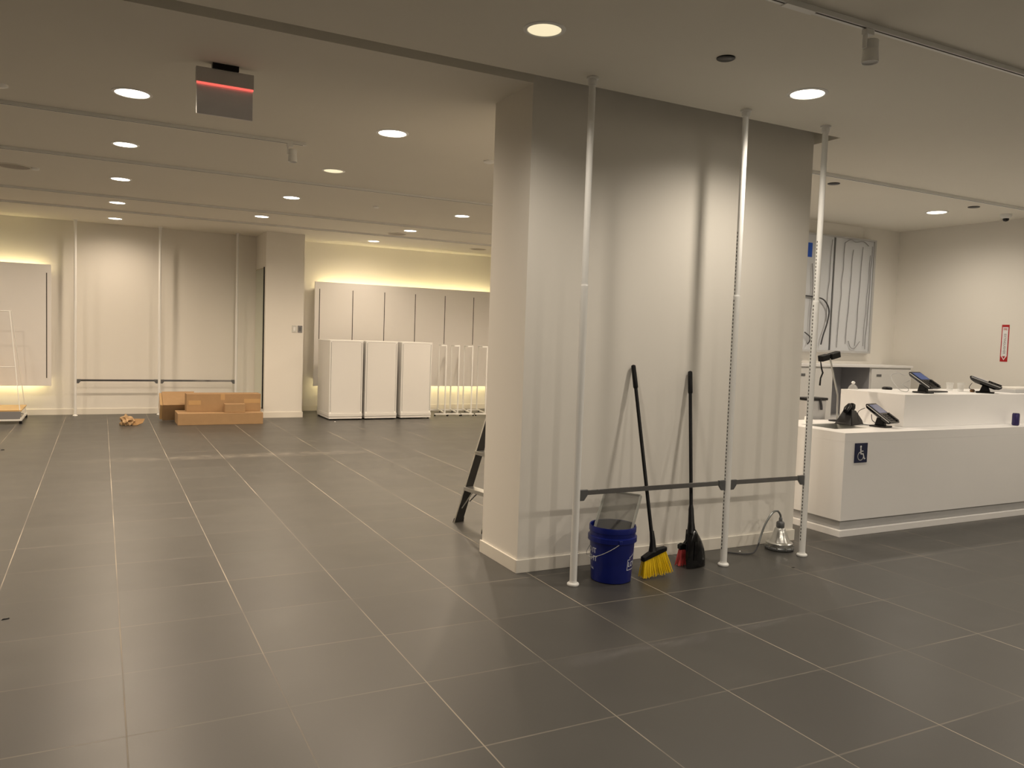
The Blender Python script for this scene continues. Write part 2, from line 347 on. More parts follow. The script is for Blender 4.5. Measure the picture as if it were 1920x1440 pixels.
def tspot(x, y, z, label, s=1.0):
    t = thing('track_spotlight', label, 'spotlight', (x, y, z), 0, 'white track spotlights')
    MB().box(-0.03*s, 0.03*s, -0.017, 0.017, -0.028*s, 0).build('adapter', M_white, t, bevel=0.003)
    MB().box(-0.026*s, -0.014*s, -0.012*s, 0.012*s, -0.10*s, -0.028*s).build('yoke', M_white, t, bevel=0.002)
    MB().lathe([(0.036*s, -0.05*s), (0.04*s, -0.055*s), (0.04*s, -0.10*s), (0.0385*s, -0.102*s), (0.04*s, -0.104*s), (0.045*s, -0.17*s), (0.042*s, -0.17*s), (0.038*s, -0.16*s)], (0.028*s, 0, 0)).build('lamp_head', M_white, t, smooth=True)
    MB().lathe([(0.037*s, -0.161*s), (0.037*s, -0.164*s)], (0.028*s, 0, 0), seg=24).build('lens', M_lgrey, t)
tspot(3.375, 2.81, NC-0.0275, 'white cylinder spotlight hanging from the near track at top right', 0.92)
tspot(1.46, 7.20, zc(7.2)-0.0275, 'small white spotlight at the end of the hall track, right of exit sign', 0.9)

# exit sign
t = thing('exit_sign', 'grey edge-lit exit sign seen from behind hanging from the hall ceiling', 'exit sign', (0.685, 5.38, 0))
MB().box(0.608, 0.764, 5.35, 5.41, 3.169, 3.2035).build('ceiling_mount', M_black, t, world=True, bevel=0.002)
MB().box(0.513, 0.857, 5.362, 5.402, 3.078, 3.169).build('housing', M_exithous, t, world=True, bevel=0.002)
MB().box(0.516, 0.854, 5.360, 5.366, 3.066, 3.0775).build('light_strip', M_exitred, t, world=True)
MB().box(0.518, 0.852, 5.374, 5.386, 2.886, 3.0775).build('sign_panel', M_exitmir, t, world=True)

# ------------------------------------------------------------ tension poles and hang rails
def pole(x, y, top, label, group, slots=True):
    t = thing('display_pole', label, 'pole', (x, y, 0), 0, group)
    r = 0.0235
    MB().lathe([(r, 0.01), (r, 0.03), (r, 1.0), (r, 1.892), (r, 1.9), (r-0.0005, 1.904), (0.0215, 1.907), (0.021, 1.91), (0.021, 1.92), (0.021, 2.5), (0.021, top-0.06), (0.021, top-0.045)], seg=24).build('tube', M_white, t, smooth=True)
    MB().lathe([(0.036, 0), (0.039, 0.004), (0.039, 0.012), (0.034, 0.018), (0.026, 0.02), (0.0225, 0.035)], seg=28).build('foot', M_white, t, smooth=True)
    MB().lathe([(0.0212, top-0.05), (0.027, top-0.045), (0.027, top-0.014), (0.037, top-0.012), (0.037, top-0.0002)], seg=28).build('ceiling_cap', M_white, t, smooth=True)
    if slots:
        for sgn in (-1, 1):
            p = MB(); z = 0.12
            while z < 2.35:
                if z > 1.88: p.box(sgn*0.0213-0.0015, sgn*0.0213+0.0015, -0.0025, 0.0025, z, z+0.014)
                else: p.box(sgn*0.0235-0.0015, sgn*0.0235+0.0015, -0.003, 0.003, z, z+0.014)
                z += 0.026
            p.build('slot_row', M_slot, t)
    return t
pole(2.678, 4.236, NC, 'white floor-to-ceiling pole left of the blue bucket', 'poles by the column', False)
pole(3.926, 4.233, NC, 'white slotted floor-to-ceiling pole right of the black dustpan', 'poles by the column')
pole(4.680, 4.216, NC, 'white slotted floor-to-ceiling pole right of the metal work lamp', 'poles by the column')
zt = zc(15.06)
pole(-0.387, 15.06, zt, 'leftmost white display pole by the far back wall', 'poles by the back wall', False)
pole(0.894, 15.06, zt, 'middle white display pole behind the crumpled paper and cardboard boxes', 'poles by the back wall', False)
pole(2.165, 15.06, zt, 'rightmost far display pole, standing behind the long cardboard box', 'poles by the back wall', False)
def rail(x0, x1, y, z, label, group, y1=None):
    y1 = y if y1 is None else y1
    t = thing('hang_rail', label, 'rail', (x0, y, z), math.atan2(y1-y, x1-x0), group); n = math.hypot(x1-x0, y1-y)
    MB().box(0.024, n-0.024, -0.005, 0.005, -0.015, 0.017).build('bar', M_chrome, t, bevel=0.0015)
    for s, a in ((1, 0.0237), (-1, n-0.0237)):
        pts = [(a, -0.009, 0.02), (a+s*0.058, -0.009, 0.02), (a+s*0.058, -0.009, -0.012), (a+s*0.03, -0.009, -0.05), (a, -0.009, -0.05)]
        MB().prism(pts, (0, 0.018, 0)).build('bracket', M_brack, t, bevel=0.002)
rail(2.678, 3.926, 4.236, 0.592, 'long chrome hang rail above the blue bucket and brooms', 'hang rails by the column', 4.233)
rail(3.926, 4.680, 4.233, 0.592, 'short chrome hang rail above the work lamp cord', 'hang rails by the column', 4.216)
rail(-0.387, 0.894, 15.06, 0.60, 'left chrome hang rail between far white poles, clear of the boxes', 'hang rails by the back wall')
rail(0.894, 2.165, 15.06, 0.60, 'right chrome hang rail above the cardboard boxes at the back wall', 'hang rails by the back wall')

# ------------------------------------------------------------ backlit wall panels
def lit_panel(x0, x1, label, slots, yf, yw, z0s=0.63, name='backlit_wall_panel'):
    t = thing(name, label, 'display panel', ((x0+x1)/2, yf, 0.5), 0, 'backlit white wall panels')
    MB().box(x0, x1, yf, yf+0.04, 0.50, 2.49).build('panel', M_panel, t, bevel=0.002, world=True)
    for x in slots: MB().box(x-0.007, x+0.007, yf-0.0012, yf+0.0005, z0s, 2.355).build('slot', M_slot, t, world=True)
    MB().box(x0+0.05, x1-0.05, yf+0.0405, yw-0.0005, 0.62, 2.37).build('wall_mount', M_panel, t, world=True)
    for z in (2.40, 0.56):
        MB().box(x0+0.12, x1-0.12, yf+0.055, yf+0.075, z-0.008, z+0.008).build('light_strip', M_led, t, world=True)
        MB().box(x0+0.10, x1-0.10, yf+0.0405, yf+0.055, z-0.012, z+0.012).build('strip_holder', M_white, t, world=True)
    return t
lit_panel(-5.6, -0.735, 'large backlit white panel on the far left wall with warm glow at its edges', (-0.80, -2.1, -3.4, -4.7), 15.14, 15.32)
lit_panel(3.60, 7.6, 'wide backlit white panel in the alcove above the white cabinets, with six dark slots', (3.69, 4.335, 4.975, 5.62, 6.265, 6.91, 7.55), 15.22, 15.46, z0s=1.37)

# ------------------------------------------------------------ white floor display cabinets
def cabinet(x0, x1, label):
    t = thing('display_cabinet', label, 'cabinet', ((x0+x1)/2, 13.76, 0), 0, 'white slotted display cabinets')
    y0, y1, h = 13.78, 14.62, 1.405
    MB().box(x0+0.003, x1-0.003, y0+0.0, y1-0.006, 0.1155, h-0.0205).build('body', M_whitem, t, world=True)
    MB().box(x0+0.05, x1-0.05, y0-0.003, y0-0.0002, 0.12, h-0.022).build('front_panel', M_whitem, t, world=True, bevel=0.001)
    MB().box(x0, x1, y0-0.02, y1+0.02, 0.062, 0.115).build('base_shelf', M_whitem, t, world=True, bevel=0.003)
    MB().box(x0+0.004, x1-0.004, y0-0.014, y1+0.014, 0.022, 0.058).build('plinth', M_whitem, t, world=True, bevel=0.002)
    MB().box(x0, x1, y0-0.006, y1, h-0.02, h).build('top', M_white, t, world=True, bevel=0.002)
    for x in (x0+0.028, x1-0.028):
        u = MB().box(x-0.014, x+0.014, y0-0.004, y0-0.0002, 0.116, h-0.021).build('upright', M_white, t, world=True)
        p = MB(); z = 0.15
        while z < h-0.05: p.box(x-0.006, x+0.006, y0-0.0052, y0-0.0041, z, z+0.014); z += 0.025
        p.build('slot_row', M_slot, u, world=True)
    for x in (x0+0.04, x1-0.04):
        for y in (y0+0.03, y1-0.03): MB().lathe([(0.022, 0), (0.022, 0.022)], (x, y, 0), seg=14).build('foot', M_black, t, world=True)
cabinet(3.535, 4.135, 'leftmost white slotted display cabinet, showing its left side, beside the pier')
cabinet(4.18, 4.775, 'middle white slotted display cabinet of three in the alcove')
cabinet(4.85, 5.445, 'rightmost white slotted display cabinet, next to the wire racks')

# ------------------------------------------------------------ white garment racks
racks = ['leftmost of four white tube racks, touching the right display cabinet', 'second white tube rack right of the display cabinets',
         'third white tube rack right of the display cabinets', 'white tube rack nearest the column edge']
for k, (x, y) in enumerate([(5.87, 14.12), (6.13, 14.10), (6.40, 14.07), (6.69, 14.03)]):
    t = thing('garment_rack', racks[k], 'rack', (x, y, 0), -0.215, 'white tube racks beside the cabinets')
    dx, dy = 0.0, 0.80
    for q in (0, 1): MB().tube([(dx*q, dy*q, 0.05), (dx*q, dy*q, 1.36)], 0.014, 10).build('upright', M_white, t, smooth=True)
    MB().box(-0.012, 0.012, 0.0, dy, 1.34, 1.365).build('top_bar', M_white, t, bevel=0.003)
    MB().box(-0.10, 0.012, -0.010, 0.014, 1.338, 1.362).build('top_arm', M_white, t, bevel=0.003)
    MB().box(-0.012, 0.012, 0, dy, 0.045, 0.07).build('bottom_bar', M_white, t, bevel=0.003)
    for yy in (0, dy):
        MB().box(-0.20, 0.055, yy-0.013, yy+0.013, 0.026, 0.052).build('base_bar', M_white, t, bevel=0.003)
        for xx in (-0.19, 0.045): MB().lathe([(0.014, 0), (0.014, 0.026)], (xx, yy, 0), seg=12).build('foot', M_black, t)

# ------------------------------------------------------------ mirror on the pier and switches
t = thing('wall_mirror', 'tall narrow mirror on the side of the white pier, seen almost edge on', 'mirror', (2.52, 14.95, 0.13))
MB().box(2.522, 2.5335, 14.45, 15.25, 0.16, 2.63).build('backing', M_gold, t, world=True)
MB().box(2.5175, 2.5215, 14.452, 15.25, 0.17, 2.62).build('glass', M_mirror, t, world=True)
MB().box(2.514, 2.5335, 14.435, 14.4495, 0.15, 2.64).build('frame_edge', M_black, t, world=True)
def plate(x, m1, m2, lab):
    t = thing('wall_switch', lab, 'switch', (x, 14.33, 1.575), 0, 'switch plates on the pier')
    MB().box(-0.04, 0.04, -0.009, -0.0005, -0.062, 0.062).build('plate', m1, t, bevel=0.002)
    MB().box(-0.018, 0.018, -0.013, -0.0092, -0.035, 0.035).build('rocker', m2, t, bevel=0.001)
plate(3.035, M_lgrey2, M_white, 'white switch plate on the pier, left of the grey one')
plate(3.135, M_grey, M_brack, 'grey switch plate near the right edge of the white pier')

# ------------------------------------------------------------ cardboard boxes and paper
def carton(name, x0, x1, y0, y1, z0, z1, label, tapes=(), group='brown cardboard boxes by the back wall', rz=0, rx=0):
    cx, cy = (x0+x1)/2, (y0+y1)/2
    t = thing(name, label, 'box', (cx, cy, z0), 0, group, rot=(rx, 0, rz))
    a, b_, h = (x1-x0)/2, (y1-y0)/2, z1-z0
    MB().box(-a, a, -b_, b_, 0, h).build('carton', M_card, t, bevel=0.004)
    MB().box(-a+0.002, a-0.002, -0.002, 0.002, h-0.001, h+0.0006).build('flap_seam', M_cardd, t)
    for (u0, u1, v0, v1) in tapes: MB().box(u0-cx, u1-cx, -b_-0.0012, -b_+0.0005, v0-z0, v1-z0).build('tape', M_tape, t)
    return t
carton('shipping_box', 1.067, 2.365, 13.43, 14.0, 0, 0.185, 'large flat cardboard box lying lowest, under the long box')
carton('shipping_box', 1.215, 2.37, 13.70, 13.98, 0.1865, 0.475, 'long cardboard box with three tape patches, lying on the flat box',
       [(1.245, 1.43, 0.30, 0.37), (1.735, 1.80, 0.375, 0.473), (2.10, 2.36, 0.32, 0.39)], rz=0.01)
carton('shipping_box', 1.775, 2.09, 13.47, 13.64, 0.1865, 0.325, 'small cardboard box in front of the long one, on the flat box', rz=-0.02)
t = thing('shipping_box', 'tilted cardboard box with dark open end, left of the stacked boxes', 'box', (0.86, 14.15, 0.0), 0, 'brown cardboard boxes by the back wall')
pf = [(0.0, 0, 0.0), (0.17, 0, 0.11), (0.19, 0, 0.45), (0.10, 0, 0.42), (-0.01, 0, 0.30)]
MB().prism([(0.03, 0.02, 0.0015), (0.03, -0.13, 0.27), (0.03, 0.20, 0.465), (0.03, 0.36, 0.20)], (0.50, 0.02, 0.0)).build('carton', M_card, t, bevel=0.004)
MB().prism([(0.027, 0.03, 0.02), (0.027, -0.11, 0.265), (0.027, 0.195, 0.44), (0.027, 0.34, 0.20)], (-0.035, 0.04, 0)).build('end_flap', M_tape, t)
random.seed(4)
t = thing('crumpled_paper', 'crumpled kraft paper lying on the floor left of the boxes', 'paper', (0.40, 13.62, 0))
def crumple(cx, cy, rx, ry, h, seed, m_, name):
    random.seed(seed); mb = MB()
    bmesh.ops.create_icosphere(mb.b, subdivisions=3, radius=1)
    for v in mb.b.verts:
        n = 1 + random.uniform(-0.28, 0.2) + 0.25*math.sin(5*v.co.x+seed)*math.cos(7*v.co.z)
        v.co = V((cx+v.co.x*rx*n, cy+v.co.y*ry*n, max(0.001, h*0.42+v.co.z*h*0.6*n)))
    return mb.build(name, m_, t)
crumple(-0.04, 0, 0.10, 0.09, 0.15, 3, M_kraft, 'paper_ball')
MB().prism([(0.02, -0.06, 0.001), (0.09, -0.10, 0.001), (0.17, -0.06, 0.03), (0.20, 0.02, 0.085), (0.12, 0.06, 0.075), (0.05, 0.05, 0.085)], (0.006, -0.004, 0.008)).build('cardboard_flap', M_cardd, t)

# low wheeled display table with wire frame at far left
t = thing('display_cart', 'low wood-topped display cart with thin white wire frame, cut by left edge', 'display stand', (-1.75, 14.6, 0))
MB().box(-2.5, -1.075, 14.08, 15.0, 0.185, 0.205).build('wood_top', M_wood, t, world=True, bevel=0.003)
MB().box(-2.5, -1.08, 14.06, 14.075, 0.075, 0.185).build('front_panel', M_grey, t, world=True, bevel=0.002)
f = MB().box(-2.5, -1.07, 14.055, 14.085, 0.045, 0.07); f.box(-2.5, -1.07, 14.99, 15.02, 0.045, 0.07); f.box(-1.10, -1.07, 14.085, 14.99, 0.045, 0.07); f.box(-2.5, -2.47, 14.085, 14.99, 0.045, 0.07)
f.build('base_frame', M_white, t, world=True)
for (xa, ya) in ((-1.085, 14.06), (-1.085, 15.0), (-2.45, 14.06), (-2.45, 15.0)):
    MB().lathe([(0.02, 0), (0.02, 0.045)], (xa, ya, 0), seg=12).build('foot', M_black, t, world=True)
    yt = 14.4 if ya < 14.5 else 14.66
    xt = -1.25 if xa > -2 else -2.25
    MB().tube([(xa, ya, 0.07), (xt, yt, 1.70)], 0.006, 8).build('wire_rod', M_white, t, world=True)
MB().tube([(-2.25, 14.4, 1.70), (-1.25, 14.4, 1.70), (-1.25, 14.66, 1.70), (-2.25, 14.66, 1.70)], 0.006, 8).build('top_wire', M_white, t, world=True)
MB().tube([(-2.33, 14.25, 0.85), (-1.17, 14.25, 0.85)], 0.006, 8).build('cross_wire', M_white, t, world=True)

# ------------------------------------------------------------ cashier counter
t = thing('cashier_counter', 'white two-tier cashier counter right of the column, with wheelchair sign', 'counter', (5.44, 4.52, 0))
X0, XE, Y0, Y1 = 5.44, 9.70, 4.52, 5.47
c = MB()
c.prism([(X0, Y0, 0.135), (XE, Y0, 0.135), (XE, Y1, 0.135), (X0, Y1, 0.135)], (0, 0, 0.66))
c.build('lower_body', M_solid, t, world=True)
MB().box(X0+0.03, XE, Y0+0.03, Y1, 0.055, 0.1345).build('kick_recess', M_lgrey, t, world=True)  # inset kick of the white counter; its grey tone paints in the recess shadow
MB().box(X0-0.004, XE, Y0-0.004, Y1, 0.0, 0.0545).build('plinth', M_solid, t, world=True, bevel=0.002)
# counter top with a cut-out
hx0, hx1, hy0, hy1 = 5.62, 6.08, 4.78, 5.16
c = MB(); z0, z1 = 0.7955, 0.868
c.box(X0, hx0, Y0, Y1, z0, z1); c.box(hx1, XE, Y0, Y1, z0, z1); c.box(hx0, hx1, Y0, hy0, z0, z1); c.box(hx0, hx1, hy1, Y1, z0, z1)
bmesh.ops.remove_doubles(c.b, verts=c.b.verts, dist=1e-5)
c.build('worktop', M_solid, t, world=True)
b_ = MB(); b_.box(hx0, hx1, hy1-0.012, hy1-0.001, 0.796, 0.862); b_.box(hx0+0.02, hx0+0.16, hy0+0.06, hy1-0.013, 0.797, 0.835); b_.box(hx1-0.012, hx1-0.001, hy0, hy1-0.012, 0.797, 0.862)
b_.build('well_lining', M_acryle, t, world=True)
MB().box(hx0+0.012, hx1-0.013, hy0+0.01, hy1-0.014, 0.7962, 0.80).build('well_floor', M_grey, t, world=True)
MB().box(6.46, XE, 4.745, Y1-0.02, 0.8685, 1.165).build('upper_tier', M_solid, t, world=True, bevel=0.002)
# wheelchair symbol
t = thing('accessibility_sign', 'navy square sign with white wheelchair symbol on the counter front', 'sign', (5.635, 4.5185, 0.70))
MB().box(-0.075, 0.075, -0.006, -0.0005, -0.082, 0.082).build('plate', M_navy, t, bevel=0.001)
yf = -0.0068
def strip(mb, pts, wd):
    for a, b2 in zip(pts, pts[1:]):
        a = V((a[0], a[1])); b2 = V((b2[0], b2[1])); d = (b2-a).normalized(); n = V((-d.y, d.x))*wd/2; e = d*wd*0.25
        q = [a-e+n, b2+e+n, b2+e-n, a-e-n]
        mb.prism([(p.x, yf, p.y) for p in q], (0, -0.0004, 0))
s_ = MB()
s_.prism([(-0.008+0.0105*math.cos(k*PI/8), yf, 0.052+0.0105*math.sin(k*PI/8)) for k in range(16)], (0, -0.0004, 0))
strip(s_, [(-0.008, 0.036), (-0.005, -0.006)], 0.014)
strip(s_, [(-0.006, 0.014), (0.022, 0.014)], 0.008)
strip(s_, [(-0.005, -0.008), (0.024, -0.009), (0.040, -0.052)], 0.011)
strip(s_, [(0.040, -0.052), (0.050, -0.048)], 0.008)
arc = [(-0.006+0.034*math.cos(a), -0.027+0.034*math.sin(a)) for a in [math.radians(105+k*12) for k in range(21)]]
strip(s_, arc, 0.0085)
s_.build('wheelchair_symbol', M_signw, t)

# payment terminals
def terminal(x, y, z, rz, tilt, label, scr, size=1.0, lift=0.10):
    t = thing('payment_terminal', label, 'payment terminal', (x, y, z), rz, 'card payment terminals on the counter'); s = size
    MB().box(-0.075*s, 0.075*s, -0.085*s, 0.075*s, 0.0005, 0.014).build('base_plate', M_black, t, bevel=0.004)
    MB().prism([(-0.03*s, -0.05*s, 0.0145), (-0.03*s, 0.045*s, 0.0145), (-0.03*s, 0.02*s, lift+0.0), (-0.03*s, -0.035*s, lift-0.03)], (0.06*s, 0, 0)).build('neck', M_black, t, bevel=0.004)
    mx = Matrix.Translation((0, 0, lift)) @ Matrix.Rotation(tilt, 4, 'X')
    def P(mb): bmesh.ops.transform(mb.b, matrix=mx, verts=mb.b.verts); return mb
    w_, l_ = 0.097*s, 0.150*s
    body = MB().rings([[(-w_*k, -l_*k2, zz), (w_*k, -l_*k2, zz), (w_*k, l_*k2, zz), (-w_*k, l_*k2, zz)] for k, k2, zz in ((0.55, 0.60, -0.016), (0.85, 0.88, 0.0), (0.97, 0.98, 0.018), (1, 1, 0.028), (0.97, 0.98, 0.036))])
    b2 = P(body).build('body', M_blackg, t, bevel=0.004)
    P(MB().box(-w_-0.002, -w_+0.002, -l_*0.9, l_*0.9, 0.024, 0.031)).build('side_trim', M_lgrey, b2)
    P(MB().box(-w_*0.80, w_*0.80, -l_*0.02, l_*0.84, 0.0362, 0.0372)).build('screen', scr, t)
    k = MB()
    for i in range(3):
        for j in range(4): k.box(-w_*0.5+i*w_*0.4, -w_*0.5+i*w_*0.4+w_*0.28, -l_*0.85+j*l_*0.19, -l_*0.85+j*l_*0.19+l_*0.12, 0.0362, 0.0385)
    P(k).build('keypad', M_black, t)
    P(MB().box(w_*0.55, w_*0.9, -l_*0.92, -l_*0.1, 0.0362, 0.046)).build('card_slot', M_black, t, bevel=0.003)
    return t
def cord(name, pts, r, m_, label=None, parent=None, cat='cable', group=None, n=8):
    P = [V(p) for p in pts]; out = []
    for i in range(len(P)-1):
        p0 = P[max(i-1, 0)]; p1 = P[i]; p2 = P[i+1]; p3 = P[min(i+2, len(P)-1)]
        for k in range(n):
            q = k/n; out.append(0.5*((2*p1)+(-p0+p2)*q+(2*p0-5*p1+4*p2-p3)*q*q+(-p0+3*p1-3*p2+p3)*q**3))
    out.append(P[-1])
    o = MB().tube(out, r, 8).build(name, m_, parent, smooth=True, world=True)
    if label: tag(o, label, cat, group)
    return o
t1 = terminal(6.96, 4.93, 1.1655, math.radians(4), math.radians(31), 'black payment terminal with lit blue screen on the upper tier, left one', M_screen, 0.88, 0.10)
cord('cord', [(6.845, 5.03, 1.32), (6.79, 5.08, 1.345), (6.72, 5.10, 1.31), (6.74, 5.03, 1.20), (6.82, 5.0, 1.172), (6.86, 5.01, 1.20), (6.80, 5.03, 1.24), (6.86, 5.0, 1.28)], 0.003, M_lgrey, parent=t1)
t2 = terminal(7.87, 4.90, 1.1655, math.radians(30), math.radians(20), 'black payment terminal seen side-on at the right of the upper tier', M_screend, 1.0, 0.085)
cord('cord', [(7.77, 4.97, 1.26), (7.745, 4.98, 1.21), (7.80, 4.95, 1.18), (7.86, 4.93, 1.185)], 0.003, M_dcable, parent=t2)
t3 = terminal(6.26, 4.83, 0.8685, math.radians(12), math.radians(33), 'black payment terminal on the lower tier of the counter', M_screend, 0.92, 0.10)
cord('cord', [(6.17, 4.93, 1.03), (6.12, 4.96, 0.99), (6.13, 4.95, 0.90), (6.20, 4.93, 0.876), (6.28, 4.90, 0.875)], 0.003, M_dcable, parent=t3)
cord('cord', [(6.16, 4.85, 0.98), (6.15, 4.83, 0.93), (6.20, 4.82, 0.90), (6.25, 4.83, 0.89)], 0.0035, M_dcable, parent=t3)
# black scanner cradle
t = thing('scanner_cradle', 'black pyramid shaped scanner cradle with two lobes on the lower tier', 'scanner', (6.14, 5.08, 0.8685), math.radians(20))
MB().rings([[(-0.15, -0.09, 0.0005), (0.12, -0.10, 0.0005), (0.13, 0.08, 0.0005), (-0.13, 0.08, 0.0005)], [(-0.13, -0.08, 0.02), (0.115, -0.09, 0.035), (0.12, 0.07, 0.035), (-0.12, 0.07, 0.02)],
            [(-0.02, -0.035, 0.135), (0.075, -0.04, 0.125), (0.07, 0.04, 0.125), (-0.015, 0.04, 0.135)]]).build('body', M_black, t, bevel=0.006)
MB().tube([(-0.08, 0, 0.12), (-0.045, 0, 0.145), (0.015, 0, 0.170)], [0.022, 0.028, 0.024], 12).build('scanner_head', M_black, t, smooth=True)
MB().tube([(0.045, 0, 0.12), (0.075, 0, 0.150), (0.095, 0, 0.175)], [0.024, 0.033, 0.026], 12).build('scanner_lobe', M_black, t, smooth=True)
# pole with two black scanner heads
t = thing('scanner_pole', 'silver leaning pole with two black camera-like heads behind the counter', 'scanner stand', (6.22, 5.30, 0.8685))
MB().lathe([(0.055, 0.0005), (0.055, 0.01), (0.02, 0.016)]).build('base', M_black, t, smooth=True)
MB().tube([(0.03, 0, 0.012), (0.02, 0, 0.25), (-0.11, 0, 0.60), (-0.125, 0, 0.632)], 0.0085, 10).build('pole', M_alu, t, smooth=True)
R1 = Matrix.Translation((-0.195, 0.0, 0.60)) @ Matrix.Rotation(math.radians(-12), 4, 'Y')
MB().box(-0.045, 0.05, -0.03, 0.03, -0.028, 0.03, R1).build('scanner_head', M_black, t, bevel=0.006)
R2 = Matrix.Translation((-0.055, 0.0, 0.625)) @ Matrix.Rotation(math.radians(-14), 4, 'Y')
MB().box(-0.06, 0.055, -0.03, 0.03, -0.028, 0.032, R2).build('scanner_head', M_black, t, bevel=0.006)
MB().tube([(-0.125, 0, 0.612), (-0.10, 0, 0.615)], 0.02, 10).build('joint', M_black, t)
MB().tube([(-0.235, 0, 0.58), (-0.215, 0, 0.50), (-0.195, 0, 0.46), (-0.22, 0, 0.41), (-0.225, 0, 0.34)], [0.004, 0.007, 0.008, 0.007, 0.009], 8).build('strap', M_black, t, smooth=True)
t = thing('cable_bin', 'grey bin with black rim and cables behind the lower counter tier', 'bin', (6.20, 5.56, 0.0))
MB().rings([[(-0.085, -0.06, 0.0005), (0.085, -0.06, 0.0005), (0.085, 0.06, 0.0005), (-0.085, 0.06, 0.0005)], [(-0.12, -0.07, 1.05), (0.12, -0.07, 1.05), (0.12, 0.07, 1.05), (-0.12, 0.07, 1.05)]]).build('bin_body', M_lgrey, t, bevel=0.01)
MB().box(-0.13, 0.13, -0.08, 0.08, 1.0505, 1.075).build('rim', M_black, t, bevel=0.008)
cord('cord', [(6.09, 5.485, 1.06), (6.11, 5.476, 1.0), (6.10, 5.476, 0.93), (6.12, 5.476, 0.885)], 0.005, M_dcable, parent=t)
cord('cord', [(6.22, 5.485, 1.06), (6.23, 5.476, 1.0), (6.235, 5.476, 0.96)], 0.012, M_dcable, parent=t)
o = MB().lathe([(0.028, 0.0005), (0.028, 0.05), (0.024, 0.052)], seg=20).build('paper_cup', M_white, smooth=True); o.location = (5.86, 5.30, 0.868); tag(o, 'small white cup standing at the back left corner of the lower tier', 'cup')
# upper tier clutter
o = MB().lathe([(0.045, 0.0005), (0.05, 0.01), (0.045, 0.022), (0.03, 0.028)], seg=24).build('hockey_puck_scanner', M_black, smooth=True); o.location = (7.03, 5.37, 1.1652); o.name = 'desk_puck'; tag(o, 'small round black puck near the back of the upper tier', 'puck')
t = thing('call_bell', 'clear dome shaped bell jar at the back left of the upper tier', 'bell', (6.52, 5.36, 1.1652))
MB().lathe([(0.045, 0.0005), (0.045, 0.012), (0.036, 0.035), (0.018, 0.05), (0.01, 0.052)], seg=24, cap=False).build('dome', M_clear, t, smooth=True)
MB().lathe([(0.006, 0.052), (0.017, 0.062), (0.018, 0.072), (0.008, 0.082)], seg=16).build('knob', M_white, t, smooth=True)
for x, y, g, lab in [(7.72, 5.17, 0.036, 'left clear plastic cup on the upper tier between the terminals'), (7.90, 5.17, 0.036, 'right clear plastic cup on the upper tier between the terminals')]:
    o = MB().lathe([(g*0.75, 0.0005), (g, 0.085), (g*0.95, 0.085), (g*0.7, 0.004)], seg=24, cap=False).build('plastic_cup', M_clear, smooth=True); o.location = (x, y, 1.1652); tag(o, lab, 'cup', 'clear plastic cups')
o = MB().lathe([(0.018, 0.0005), (0.024, 0.015), (0.015, 0.03)], seg=12).build('brown_wrapper', M_brown, smooth=True); o.location = (7.86, 5.02, 1.1652); tag(o, 'small brown wrapper scrap on the upper tier near clear cups', 'scrap')
o = MB().box(-0.11, 0.11, -0.07, 0.07, 0.0005, 0.012).build('black_folder', M_black, bevel=0.002); o.location = (7.30, 5.04, 1.1652); o.rotation_euler = (0, 0, 0.1); tag(o, 'thin dark folder lying right of the left upper terminal', 'folder')
t = thing('paper_tray', 'white paper stack in a shallow tray at the right end of the upper tier', 'tray', (8.62, 5.02, 1.1652), 0.05)
MB().box(-0.30, 0.30, -0.14, 0.14, 0.0005, 0.035).build('tray', M_tape if False else M_lgrey, t, bevel=0.003)
MB().box(-0.27, 0.27, -0.12, 0.12, 0.0355, 0.05).build('paper_stack', M_paper, t)
t = thing('drink_can', 'dark blue and red drink can on the lower ledge at the right edge', 'can', (7.955, 4.625, 0.8682))
MB().lathe([(0.026, 0.0005), (0.033, 0.008), (0.033, 0.108), (0.027, 0.12)], seg=28).build('can_body', M_can, t, smooth=True)
MB().lathe([(0.0275, 0.1203), (0.0275, 0.123), (0.024, 0.1225)], seg=28).build('can_lid', M_alu, t, smooth=True)

# ------------------------------------------------------------ back cabinets
t = thing('back_cabinet', 'white low cabinet with open cubby against the cashier back wall', 'cabinet', (8.4, 7.1, 0))
x0, x1, y0, y1, H = 6.6, 9.50, 6.90, 7.365, 1.36
cb0, cb1 = 8.03, 8.71
c = MB(); c.box(x0, cb0, y0+0.02, y1, 0.0, H-0.03); c.box(cb1, x1, y0+0.02, y1, 0.0, H-0.03); c.box(cb0, cb1, y0+0.02, y1, 0.0, 0.70)
c.build('carcass', M_whitem, t, world=True)
MB().box(x0-0.01, x1+0.01, y0-0.01, y1, H-0.0295, H).build('top', M_solid, t, world=True, bevel=0.002)
c = MB(); c.box(cb0+0.0005, cb0+0.008, y0+0.02, y1-0.01, 0.701, H-0.031); c.box(cb1-0.008, cb1-0.0005, y0+0.02, y1-0.01, 0.701, H-0.031); c.box(cb0+0.0085, cb1-0.0085, y1-0.016, y1-0.008, 0.701, H-0.031)
c.build('cubby_lining', M_cubby, t, world=True)
for a, b2, hx in ((6.62, 7.30, 7.1), (7.31, 8.02, 7.50), (8.72, 9.49, 8.86)):
    d = MB().box(a, b2, y0, y0+0.0195, 0.03, H-0.05).build('door', M_whitem, t, world=True, bevel=0.002)
    MB().box(hx-0.045, hx+0.045, y0-0.003, y0-0.0003, H-0.145, H-0.115).build('handle', M_brack, d, world=True)

